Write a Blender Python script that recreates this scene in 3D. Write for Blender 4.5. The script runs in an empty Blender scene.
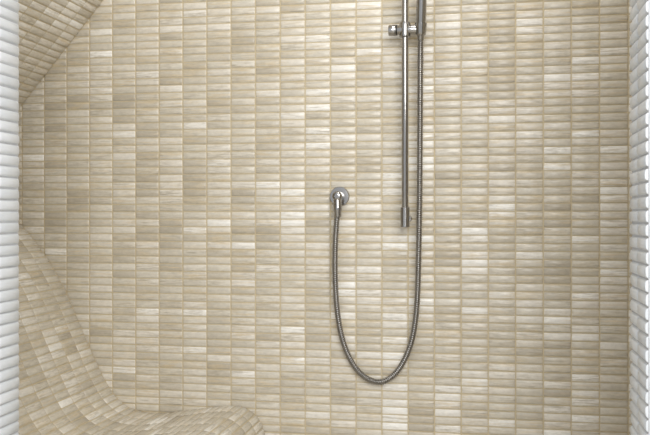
import bpy, math, random
import numpy as np
from mathutils import Vector, Matrix
rng=np.random.default_rng(11); random.seed(7)
scene=bpy.context.scene
# ------------------------------------------------------------ camera numbers
F=860.0; D=2.2; TH=math.atan(0.187); H=0.95
fw=Vector((-math.sin(TH),math.cos(TH),0)); rt=Vector((math.cos(TH),math.sin(TH),0)); up=Vector((0,0,1))
CAM=Vector((D*math.sin(TH),-D*math.cos(TH),H))
def pix(px,py,off=0.0):
    d=fw+rt*((px-325)/F)+up*((217.5-py)/F)
    t=(-off-CAM.y)/d.y
    return CAM+d*t
cam=bpy.data.cameras.new("camera"); cam.lens=36*F/650; cam.sensor_width=36
co=bpy.data.objects.new("camera",cam); scene.collection.objects.link(co)
co.location=CAM; co.rotation_euler=(math.pi/2,0,TH); scene.camera=co
cam.clip_start=0.02
# ------------------------------------------------------------ materials
def srgb(r,g,b):
    f=lambda c:(c/255/12.92 if c/255<=0.04045 else ((c/255+0.055)/1.055)**2.4)
    return (f(r),f(g),f(b),1)
def newmat(n):
    m=bpy.data.materials.new(n); m.use_nodes=True
    return m,m.node_tree.nodes,m.node_tree.links,m.node_tree.nodes["Principled BSDF"]
def tile_mat(name,ramp_cols,streaks,streak_amt,rough,mott=.1):
    m,N,L,B=newmat(name)
    at=N.new('ShaderNodeAttribute'); at.attribute_name="tile_rnd"
    sep=N.new('ShaderNodeSeparateColor'); L.new(at.outputs['Color'],sep.inputs[0])
    uv=N.new('ShaderNodeUVMap'); uv.uv_map="UVMap"
    ramp=N.new('ShaderNodeValToRGB'); e=ramp.color_ramp.elements
    n=len(ramp_cols)
    e[0].position=0;e[0].color=ramp_cols[0];e[1].position=1;e[1].color=ramp_cols[-1]
    for i in range(1,n-1):
        x=e.new(i/(n-1)); x.color=ramp_cols[i]
    L.new(sep.outputs[0],ramp.inputs[0])
    s2=N.new('ShaderNodeSeparateXYZ'); L.new(uv.outputs[0],s2.inputs[0])
    def math_(op,a,b):
        k=N.new('ShaderNodeMath'); k.operation=op
        for i,v in enumerate((a,b)):
            if isinstance(v,(int,float)): k.inputs[i].default_value=v
            else: L.new(v,k.inputs[i])
        return k.outputs[0]
    def noise(su,sv,seedmul,detail=4,rough_=0.6):
        c=N.new('ShaderNodeCombineXYZ')
        L.new(math_('MULTIPLY',s2.outputs[0],su),c.inputs[0])
        L.new(math_('MULTIPLY',s2.outputs[1],sv),c.inputs[1])
        L.new(math_('MULTIPLY',sep.outputs[1],seedmul),c.inputs[2])
        t=N.new('ShaderNodeTexNoise'); t.inputs['Scale'].default_value=1
        t.inputs['Detail'].default_value=detail; t.inputs['Roughness'].default_value=rough_
        L.new(c.outputs[0],t.inputs['Vector']); return t.outputs['Fac']
    n1=noise(22,230,80); n3=noise(14,170,211)
    n2=noise(60,130,133,5,0.7)
    col=ramp.outputs[0]
    for nn,sc,rch in ((n1,streaks[0],2),(n3,streaks[1],1)):
        mr=N.new('ShaderNodeMapRange'); mr.inputs[1].default_value=0.47; mr.inputs[2].default_value=0.70
        L.new(nn,mr.inputs[0])
        amt=math_('MULTIPLY',mr.outputs[0],math_('MULTIPLY',sep.outputs[rch],streak_amt))
        mx=N.new('ShaderNodeMix'); mx.data_type='RGBA'
        L.new(amt,mx.inputs['Factor']); L.new(col,mx.inputs['A']); mx.inputs['B'].default_value=sc
        col=mx.outputs['Result']
    hs=N.new('ShaderNodeHueSaturation'); L.new(col,hs.inputs['Color'])
    m2=N.new('ShaderNodeMapRange'); m2.inputs[1].default_value=0.3; m2.inputs[2].default_value=0.7
    m2.inputs[3].default_value=1-mott; m2.inputs[4].default_value=1+mott; L.new(n2,m2.inputs[0])
    L.new(m2.outputs[0],hs.inputs['Value'])
    L.new(hs.outputs[0],B.inputs['Base Color'])
    B.inputs['Roughness'].default_value=rough
    B.inputs['Specular IOR Level'].default_value=0.5
    bp=N.new('ShaderNodeBump'); bp.inputs['Strength'].default_value=0.3; bp.inputs['Distance'].default_value=0.0012
    L.new(n1,bp.inputs['Height']); L.new(bp.outputs[0],B.inputs['Normal'])
    return m
M_TILE=tile_mat("beige_glazed_tile",[srgb(186,178,163),srgb(204,197,183),srgb(214,208,195),srgb(224,218,207),srgb(246,244,239)],(srgb(172,162,144),srgb(212,194,160)),0.9,0.26)
M_WHITE=tile_mat("white_glazed_tile",[srgb(208,212,217),srgb(216,220,224),srgb(222,225,229)],(srgb(196,200,205),srgb(206,209,212)),0.3,0.3,.03)
def grout(name,c1,c2):
    m,N,L,B=newmat(name)
    t=N.new('ShaderNodeTexNoise'); t.inputs['Scale'].default_value=60; t.inputs['Detail'].default_value=5
    r=N.new('ShaderNodeValToRGB'); r.color_ramp.elements[0].color=c1; r.color_ramp.elements[1].color=c2
    r.color_ramp.elements[0].position=.3; r.color_ramp.elements[1].position=.7
    tc=N.new('ShaderNodeTexCoord'); L.new(tc.outputs['Object'],t.inputs['Vector'])
    L.new(t.outputs['Fac'],r.inputs[0]); L.new(r.outputs[0],B.inputs['Base Color']); B.inputs['Roughness'].default_value=.9
    return m
M_GROUT=grout("sand_grout",srgb(192,178,148),srgb(204,190,160))
M_GROUTW=grout("pale_grout",srgb(190,191,193),srgb(200,201,203))
M_PLASTER=grout("ceiling_plaster",srgb(226,222,212),srgb(232,228,220))
def metal(name,col,rough):
    m,N,L,B=newmat(name); B.inputs['Metallic'].default_value=1
    B.inputs['Base Color'].default_value=col
    t=N.new('ShaderNodeTexNoise'); t.inputs['Scale'].default_value=90
    mr=N.new('ShaderNodeMapRange'); mr.inputs[3].default_value=rough*.8; mr.inputs[4].default_value=rough*1.25
    L.new(t.outputs['Fac'],mr.inputs[0]); L.new(mr.outputs[0],B.inputs['Roughness'])
    return m
M_CHROME=metal("polished_nickel",(0.38,0.37,0.36,1),0.17)  # base darkened to stand in for dark room reflections
M_HOSE=metal("hose_steel",(0.29,0.28,0.27,1),0.28)
M_DARK=metal("dark_metal",(0.05,0.05,0.05,1),0.35)
# ------------------------------------------------------------ tile mesh builder
UP=0.066; VP=0.0197; GAP=0.0020
ku=np.array([0,.02,.055,.5,.945,.98,1]); hu=np.array([0,.62,.93,1,.93,.62,0])
kv=np.array([0,.08,.2,.5,.8,.92,1]); hv=np.array([0,.62,.91,1,.91,.62,0])
class Builder:
    def __init__(s): s.v=[];s.f=[];s.n=0;s.mat=[];s.uv=[];s.col=[];s.sm=[]
    def poly(s,verts,mat=1):
        i=s.n; s.v.append(np.array(verts,float)); s.n+=len(verts)
        s.f.append(tuple(range(i,i+len(verts)))); s.mat.append(mat); s.sm.append(False)
        s.uv+= [(0,0)]*len(verts); s.col+=[(0.5,0.5,0.5,1)]*len(verts)
    def box(s,a,b,mat=1):
        x0,y0,z0=a;x1,y1,z1=b
        P=[(x0,y0,z0),(x1,y0,z0),(x1,y1,z0),(x0,y1,z0),(x0,y0,z1),(x1,y0,z1),(x1,y1,z1),(x0,y1,z1)]
        for q in ((0,3,2,1),(4,5,6,7),(0,1,5,4),(1,2,6,5),(2,3,7,6),(3,0,4,7)):
            s.poly([P[k] for k in q],mat)
    def tiles(s,fn,u0,u1,v0,v1,h=0.0032,mat=0,uoff=0.0,voff=0.0,test=None,lift=0.0,up_=UP,vp_=VP,bias=None):
        u=u0-uoff
        nu=int(math.ceil((u1-u+1e-6)/up_)); nv=int(math.ceil((v1-(v0-voff)+1e-6)/vp_))
        for a in range(nu):
            ua=max(u0,u+a*up_); ub=min(u1,u+(a+1)*up_)
            if ub-ua<GAP*2.5: continue
            prev=0.5; blk=0
            for b in range(nv):
                va=max(v0,v0-voff+b*vp_); vb=min(v1,v0-voff+(b+1)*vp_)
                if vb-va<GAP*2: continue
                if b%12==(a*5)%12: blk=rng.normal(0,.08)   # mosaic sheets of slightly different batches
                j=rng.normal(0,.00022,4)
                A=ua+GAP/2+j[0];Bu=ub-GAP/2+j[1];Va=va+GAP/2+j[2]*.8;Vb=vb-GAP/2+j[3]*.8
                if test and not test(A,Bu,Va,Vb): continue
                U,V=np.meshgrid(A+(Bu-A)*ku,Va+(Vb-Va)*kv,indexing='ij')
                tu,tv=rng.normal(0,.00025,2); hh=h*(1+rng.normal(0,.08))
                Hh=np.outer(hu,hv)*hh+ (np.outer(hu>0,hv>0))*(np.outer(ku-.5,np.ones(7))*tu*2+np.outer(np.ones(7),kv-.5)*tv*2)
                for (x,y) in ((0,0),(0,-1),(-1,0),(-1,-1)):
                    U[x,y]+= (.0012 if x==0 else -.0012); V[x,y]+=(.0008 if y==0 else -.0008)
                Hh=Hh-0.0004+lift
                P=fn(U.ravel(),V.ravel(),Hh.ravel())
                i0=s.n; s.v.append(P); s.n+=49
                prev=.3*prev+.7*rng.random()
                r=.47+(prev-.5)*.95+blk
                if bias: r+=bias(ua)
                if rng.random()<.17: r+=.28
                r=float(np.clip(r,0,1))
                c=(r,rng.random(),rng.random()**.8,1)
                for p in range(6):
                    for q in range(6):
                        k=[(p,q),(p+1,q),(p+1,q+1),(p,q+1)]
                        s.f.append(tuple(i0+x*7+y for x,y in k)); s.mat.append(mat); s.sm.append(True)
                        for x,y in k:
                            s.uv.append((U[x,y]-A,V[x,y]-Va)); s.col.append(c)
    def obj(s,name,mats):
        me=bpy.data.meshes.new(name)
        V=np.concatenate(s.v); me.from_pydata(V.tolist(),[],s.f)
        for m in mats: me.materials.append(m)
        me.polygons.foreach_set("material_index",s.mat); me.polygons.foreach_set("use_smooth",s.sm)
        uvl=me.uv_layers.new(name="UVMap"); uvl.data.foreach_set("uv",np.array(s.uv,float).ravel())
        ca=me.color_attributes.new("tile_rnd",'FLOAT_COLOR','CORNER'); ca.data.foreach_set("color",np.array(s.col,float).ravel())
        me.update()
        o=bpy.data.objects.new(name,me); scene.collection.objects.link(o); return o
def plane(o,du,dv,n):
    o=np.array(o,float);du=np.array(du,float);dv=np.array(dv,float);n=np.array(n,float)
    return lambda U,V,Hh: o+U[:,None]*du+V[:,None]*dv+Hh[:,None]*n
# ------------------------------------------------------------ room numbers
DEP=0.75; JT=0.14; CEIL=2.3
XL=pix(6,217).x; XR=pix(650,217).x+0.06
JL=pix(18.5,217,DEP).x; JR=pix(632,217,DEP).x
xj=pix(330.5,217).x
b=Builder()
b.box((XL-.1,0,-.1),(XR+.1,.1,CEIL+.1))
uoff=(XL-xj)%UP
b.tiles(plane((XL,0,0.0),(1,0,0),(0,0,1),(0,-1,0)),0,XR-XL,0,CEIL,uoff=uoff,bias=lambda u:(u/(XR-XL)-.5)*.26)  # bias paints the light falloff into tile colour: darker left, lighter right
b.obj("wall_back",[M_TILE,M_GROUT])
b=Builder()
b.box((XR,-DEP,-.1),(XR+.1,0,CEIL+.1))
b.tiles(plane((XR,-DEP,0),(0,1,0),(0,0,1),(-1,0,0)),0,DEP-.004,0,CEIL)
b.obj("wall_right",[M_TILE,M_GROUT])
b=Builder()
b.box((XL-.1,-DEP,-.1),(XL,0,CEIL+.1))
b.tiles(plane((XL,0,0),(0,-1,0),(0,0,1),(1,0,0)),.004,DEP,0.98,pix(6,128).z)
b.obj("wall_left",[M_TILE,M_GROUT])
def jamb(name,x0,x1,edge_is_max):
    b=Builder(); b.box((x0,-DEP-JT,-.1),(x1,-DEP,CEIL+.1))
    xe=x1 if edge_is_max else x0; sg=1 if edge_is_max else -1
    b.tiles(plane((xe,-DEP,0),(0,-1,0),(0,0,1),(sg,0,0)),.0,JT,0,CEIL,h=.0046,voff=.004)
    b.tiles(plane((x0,-DEP-JT,0),(1,0,0),(0,0,1),(0,-1,0)),0,x1-x0,0,CEIL,h=.0046,uoff=0 if not edge_is_max else (-(x1-x0))%UP,voff=.004)
    b.tiles(plane((x0,-DEP,0),(1,0,0),(0,0,1),(0,1,0)),(0.0 if not edge_is_max else max(0,XL-x0)),(x1-x0 if edge_is_max else min(x1,XR)-x0),0,CEIL,h=.004,voff=.004)
    return b.obj(name,[M_WHITE,M_GROUTW])
jamb("wall_entry_left",JL-.75,JL,True)
jamb("wall_entry_right",JR,JR+.6,False)
# ------------------------------------------------------------ profiles
def smooth_profile(pts,n=400):
    P=np.array(pts,float)
    Q=[]
    Pe=np.vstack([2*P[0]-P[1],P,2*P[-1]-P[-2]])
    for i in range(1,len(Pe)-2):
        for t in np.linspace(0,1,30,endpoint=False):
            a,b_,c,d=Pe[i-1],Pe[i],Pe[i+1],Pe[i+2]
            Q.append(.5*((2*b_)+(-a+c)*t+(2*a-5*b_+4*c-d)*t*t+(-a+3*b_-3*c+d)*t**3))
    Q.append(P[-1]); Q=np.array(Q)
    L=np.concatenate([[0],np.cumsum(np.linalg.norm(np.diff(Q,axis=0),axis=1))])
    s=np.linspace(0,L[-1],n)
    X=np.interp(s,L,Q[:,0]);Z=np.interp(s,L,Q[:,1])
    return s,X,Z
def profile_fn(s,X,Z,flip):
    dx=np.gradient(X,s);dz=np.gradient(Z,s); l=np.hypot(dx,dz)
    nx,nz=(-dz/l,dx/l)
    if flip: nx,nz=-nx,-nz
    def fn(U,V,Hh):
        x=np.interp(V,s,X)+np.interp(V,s,nx)*Hh; z=np.interp(V,s,Z)+np.interp(V,s,nz)*Hh
        return np.stack([x,-U,z],1)
    return fn
def px2(px,py):
    p=pix(px,py); return (p.x,p.z)
# bench
bp=[px2(7.5,206),px2(24,227),px2(46,256),px2(66,291),px2(84,333),px2(101,371),px2(116,396),px2(134,409),px2(158,413),px2(190,410),px2(225,406),px2(243,407),px2(256,415),px2(264,430)]
BX=bp[0][0]
last=bp[-1]; bp+= [(last[0]+.012,last[1]-.07),(last[0]+.012,last[1]-.2),(last[0]+.012,0.0)]
s,X,Z=smooth_profile(bp)
b=Builder(); fn=profile_fn(s,X,Z,False)
BY=DEP-.009
idx=list(range(0,400,3)); 
if idx[-1]!=399: idx.append(399)
for i,j in zip(idx[:-1],idx[1:]):
    b.poly([(X[i],-.001,Z[i]),(X[i],-BY,Z[i]),(X[j],-BY,Z[j]),(X[j],-.001,Z[j])])
cap=[(X[i],-BY,Z[i]) for i in idx]+[(BX,-BY,0)]
b.poly(cap[::-1]); b.poly([(x,-.001,z) for x,y,z in cap])
b.poly([(BX,-.001,0),(BX,-BY,0),(X[0],-BY,Z[0]),(X[0],-.001,Z[0])]); b.poly([(BX,-.001,0),(X[399],-.001,0),(X[399],-BY,0),(BX,-BY,0)])
b.tiles(fn,0.004,BY,0.004,s[-1],h=.0032)
def inb(A,Bu,Va,Vb):
    return all(np.interp(BX+q,X,Z)>Vb+.003 for q in (A,Bu)) and BX+Bu<last[0]
b.tiles(plane((BX,-BY,0),(1,0,0),(0,0,1),(0,-1,0)),max(0,JL-BX),last[0]-BX,0,1.0,test=inb)
b.obj("tiled_shower_bench",[M_TILE,M_GROUT])
# sloped ceiling
p0=px2(6,126);p1=px2(24,103);p2=px2(38,85);p3=px2(104,0)
sl=((p3[0]-p2[0])/(p3[1]-p2[1])); zt=CEIL; p4=(p3[0]+sl*(zt-p3[1]),zt)
sp=[p0,p1,p2,((p2[0]+p3[0])/2,(p2[1]+p3[1])/2),p3,((p4[0]+p3[0])/2,(p4[1]+p3[1])/2),p4]
s,X,Z=smooth_profile(sp)
b=Builder(); fn=profile_fn(s,X,Z,True)
for i,j in zip(idx[:-1],idx[1:]):
    b.poly([(X[i],0,Z[i]),(X[i],-DEP,Z[i]),(X[j],-DEP,Z[j]),(X[j],0,Z[j])])
cap=[(X[i],-DEP,Z[i]) for i in idx]+[(XL,-DEP,CEIL)]
b.poly(cap); b.poly([(x,0,z) for x,y,z in cap[::-1]])
b.tiles(fn,0.004,DEP,0,s[-1],h=.0032,bias=lambda u:.12)
b.obj("ceiling_slope",[M_TILE,M_GROUT])
b=Builder(); b.box((p4[0],-DEP,CEIL),(XR,0,CEIL+.1),0); b.obj("ceiling",[M_PLASTER])
b=Builder(); b.box((JL-.75,-3.2,-.1),(JR+.6,0,0))
b.tiles(plane((JL-.75,-3.2,0),(1,0,0),(0,1,0),(0,0,1)),0,JR-JL+1.35,0,3.2,h=.002,up_=.3,vp_=.3)
b.obj("floor",[M_TILE,M_GROUT])
# ------------------------------------------------------------ fixtures
def lathe(name,prof,mat,loc,axis,parent,seg=40):
    a=Vector(axis).normalized(); q=Vector((0,0,1)).rotation_difference(a)
    V=[];Fc=[]
    for r,t in prof:
        for k in range(seg):
            an=2*math.pi*k/seg; V.append(q@Vector((r*math.cos(an),r*math.sin(an),t))+Vector(loc))
    for i in range(len(prof)-1):
        for k in range(seg):
            k2=(k+1)%seg; Fc.append((i*seg+k,i*seg+k2,(i+1)*seg+k2,(i+1)*seg+k))
    Fc.append(tuple(range(seg))[::-1]); Fc.append(tuple((len(prof)-1)*seg+k for k in range(seg)))
    me=bpy.data.meshes.new(name); me.from_pydata([tuple(v) for v in V],[],Fc); me.materials.append(mat)
    for p in me.polygons: p.use_smooth=len(p.vertices)==4
    try: me.set_sharp_from_angle(angle=math.radians(40))
    except Exception: pass
    o=bpy.data.objects.new(name,me); scene.collection.objects.link(o); o.parent=parent; return o
def cyl(name,a,b_,r,mat,parent,ch=.0012):
    a=Vector(a);b_=Vector(b_);L=(b_-a).length
    return lathe(name,[(r-ch,0),(r-ch*.3,ch*.3),(r,ch),(r,L-ch),(r-ch*.3,L-ch*.3),(r-ch,L)],mat,a,b_-a,parent)
def empty(n,loc=(0,0,0)):
    e=bpy.data.objects.new(n,None); scene.collection.objects.link(e); e.empty_display_size=.05; return e
OFF=0.055
rail=empty("shower_slide_rail")
rb=pix(405,227.5,OFF); rx=rb.x; ry=-OFF
z_b=rb.z; z_t=z_b+0.86
rt_=.0080
cyl("rail_bar",(rx,ry,z_b+.004),(rx,ry,z_t),rt_,M_CHROME,rail)
zc=pix(405,207,OFF).z
lathe("end_sleeve_lower",[(.009,0),(.0112,.0015),(.0112,zc-z_b-.0015),(.0095,zc-z_b)],M_CHROME,(rx,ry,z_b),(0,0,1),rail)
lathe("end_sleeve_upper",[(.009,0),(.0112,.0015),(.0112,.05),(.0095,.0515)],M_CHROME,(rx,ry,z_t-.05),(0,0,1),rail)
for nm,z in (("wall_bracket_lower",z_b+.022),("wall_bracket_upper",z_t-.025)):
    lathe(nm,[(.0108,0),(.0095,.002),(.0088,.004),(.0088,OFF-.014),(.0105,OFF-.009),(.0105,OFF-.002)],M_CHROME,(rx+.003,0.0-.0005,z),(0,-1,0),rail)
zs=pix(405,30,OFF).z
xl=pix(388.5,30,OFF).x; xr=pix(425,30,OFF).x
cyl("slider_crossbar",(xl+.012,ry,zs),(xr-.004,ry,zs),.0120,M_CHROME,rail)
lathe("slider_knob",[(.0105,0),(.0130,.0008),(.0135,.003),(.0135,.018),(.0128,.019)],M_CHROME,(xl,ry,zs),(1,0,0),rail)
lathe("slider_knob_ring",[(.0128,0),(.0128,.003)],M_DARK,(xl+.0188,ry,zs),(1,0,0),rail)
lathe("slider_sleeve",[(.0085,0),(.0132,.0015),(.0138,.004),(.0138,.034),(.0132,.0365),(.0085,.038)],M_CHROME,(rx,ry,zs-.019),(0,0,1),rail)
hx=pix(421,30,OFF).x
tilt=Vector((0.04,-0.22,1)).normalized()
hc=Vector((hx,ry-.004,zs))
lathe("handset_holder",[(.0108,0),(.0122,.0015),(.0128,.006),(.0148,.026),(.0148,.030),(.0125,.0305)],M_CHROME,hc-tilt*.015,tilt,rail)
hs=empty("hand_shower")
h0=hc-tilt*.026
lathe("handle",[(.0075,0),(.0085,.002),(.0088,.014),(.0092,.02),(.0112,.032),(.0125,.06),(.0118,.11),(.0108,.16),(.0125,.20),(.015,.215),(.0145,.225)],M_CHROME,h0,tilt,hs)
hd=h0+tilt*.245
fdir=Vector((0,-1,-.45)).normalized()
lathe("spray_head",[(.02,-.014),(.040,-.011),(.050,-.004),(.052,.002),(.052,.009),(.050,.011),(.046,.0115)],M_CHROME,hd,fdir,hs,64)
lathe("spray_face",[(.045,.0),(.045,.0135),(.043,.0142)],M_DARK,hd,fdir,hs,64)
start=h0+tilt*.003
def P(px,py,off): return pix(px,py,off)
ctrl=[start, start-tilt*.02,P(420.3,70,.055),P(420,130,.05),P(419.6,200,.046),P(418.5,260,.042),P(417,305,.038),P(412.5,338,.032),P(404,361,.026),P(393,376,.021),P(380,382.5,.018),P(366,378,.018),P(354,366,.020),P(344,345,.024),P(338,318,.028),P(335.3,285,.032),P(335,250,.036),P(336.6,222,.039),P(337.6,212,.040)]
def cr(C,n=40):
    C=[2*C[0]-C[1]]+C+[2*C[-1]-C[-2]]; Q=[]
    for i in range(1,len(C)-2):
        for k in range(n):
            t=k/n;a,b_,c,d=C[i-1:i+3]
            Q.append(.5*((2*b_)+(c-a)*t+(2*a-5*b_+4*c-d)*t*t+(3*b_-a-3*c+d)*t**3))
    Q.append(C[-2]); return np.array([tuple(q) for q in Q])
Q=cr(ctrl)
for _ in range(200): Q[1:-1]=.5*Q[1:-1]+.25*(Q[:-2]+Q[2:])
Ls=np.concatenate([[0],np.cumsum(np.linalg.norm(np.diff(Q,axis=0),axis=1))])
pitch=.0052; step=pitch/6; n=int(Ls[-1]/step)
S=np.linspace(0,Ls[-1],n); C=np.stack([np.interp(S,Ls,Q[:,k]) for k in range(3)],1)
for _ in range(10): C[1:-1]=.5*C[1:-1]+.25*(C[:-2]+C[2:])
T=np.gradient(C,axis=0); T/=np.linalg.norm(T,axis=1)[:,None]
seg=14; V=[];nrm=np.array([0,1,0.])
for i in range(n):
    nrm=nrm-T[i]*np.dot(nrm,T[i]); nrm/=np.linalg.norm(nrm); bn=np.cross(T[i],nrm)
    ph=(S[i]%pitch)/pitch; r=.0070+.0008*math.cos(2*math.pi*ph)
    for k in range(seg):
        a=2*math.pi*k/seg; V.append(C[i]+r*(nrm*math.cos(a)+bn*math.sin(a)))
Fc=[(i*seg+k,i*seg+(k+1)%seg,(i+1)*seg+(k+1)%seg,(i+1)*seg+k) for i in range(n-1) for k in range(seg)]
me=bpy.data.meshes.new("hose"); me.from_pydata([tuple(v) for v in V],[],Fc); me.materials.append(M_HOSE)
for p in me.polygons: p.use_smooth=True
hose=bpy.data.objects.new("shower_hose",me); scene.collection.objects.link(hose)
el=empty("shower_wall_outlet")
ec=pix(339.5,196.5,.008)
lathe("escutcheon",[(.0245,0),(.0250,.002),(.0250,.007),(.0235,.0095),(.012,.0105)],M_CHROME,(ec.x,-.001,ec.z),(0,-1,0),el,56)
lathe("outlet_body",[(.0125,0),(.0125,.034),(.0118,.038),(.009,.0405),(.004,.0415)],M_CHROME,(ec.x,-.010,ec.z),(0,-1,0),el)
e1=Vector((ec.x,-.040,ec.z)); e2=Vector(ctrl[-1]); dn=(e2-e1)
lathe("outlet_nipple",[(.0100,0),(.0104,.004),(.0104,.022),(.0112,.0235),(.0112,dn.length-.004),(.0092,dn.length),(.0092,dn.length+.010),(.0080,dn.length+.013)],M_CHROME,e1,dn,el)
# ------------------------------------------------------------ lights
def area(name,loc,target,size,power,col,sy=None):
    l=bpy.data.lights.new(name,'AREA'); l.energy=power; l.color=col; l.size=size
    if sy: l.shape='RECTANGLE'; l.size_y=sy
    o=bpy.data.objects.new(name,l); scene.collection.objects.link(o); o.location=loc
    o.rotation_euler=(Vector(target)-Vector(loc)).to_track_quat('-Z','Y').to_euler(); return o
area("bathroom_window_light",(1.0,-3.2,2.0),(0,0,.9),1.6,62,(1,.985,.955))
area("added_relief_light",(.35,-.42,CEIL-.02),(.30,-.30,0),.25,3.5,(1,.95,.88))  # unseen lamp added overhead so grazing light brings out tile relief
w=bpy.data.worlds.new("world"); scene.world=w; w.use_nodes=True
w.node_tree.nodes["Background"].inputs[0].default_value=(.93,.96,1,1); w.node_tree.nodes["Background"].inputs[1].default_value=.78
scene.view_settings.view_transform='Standard'
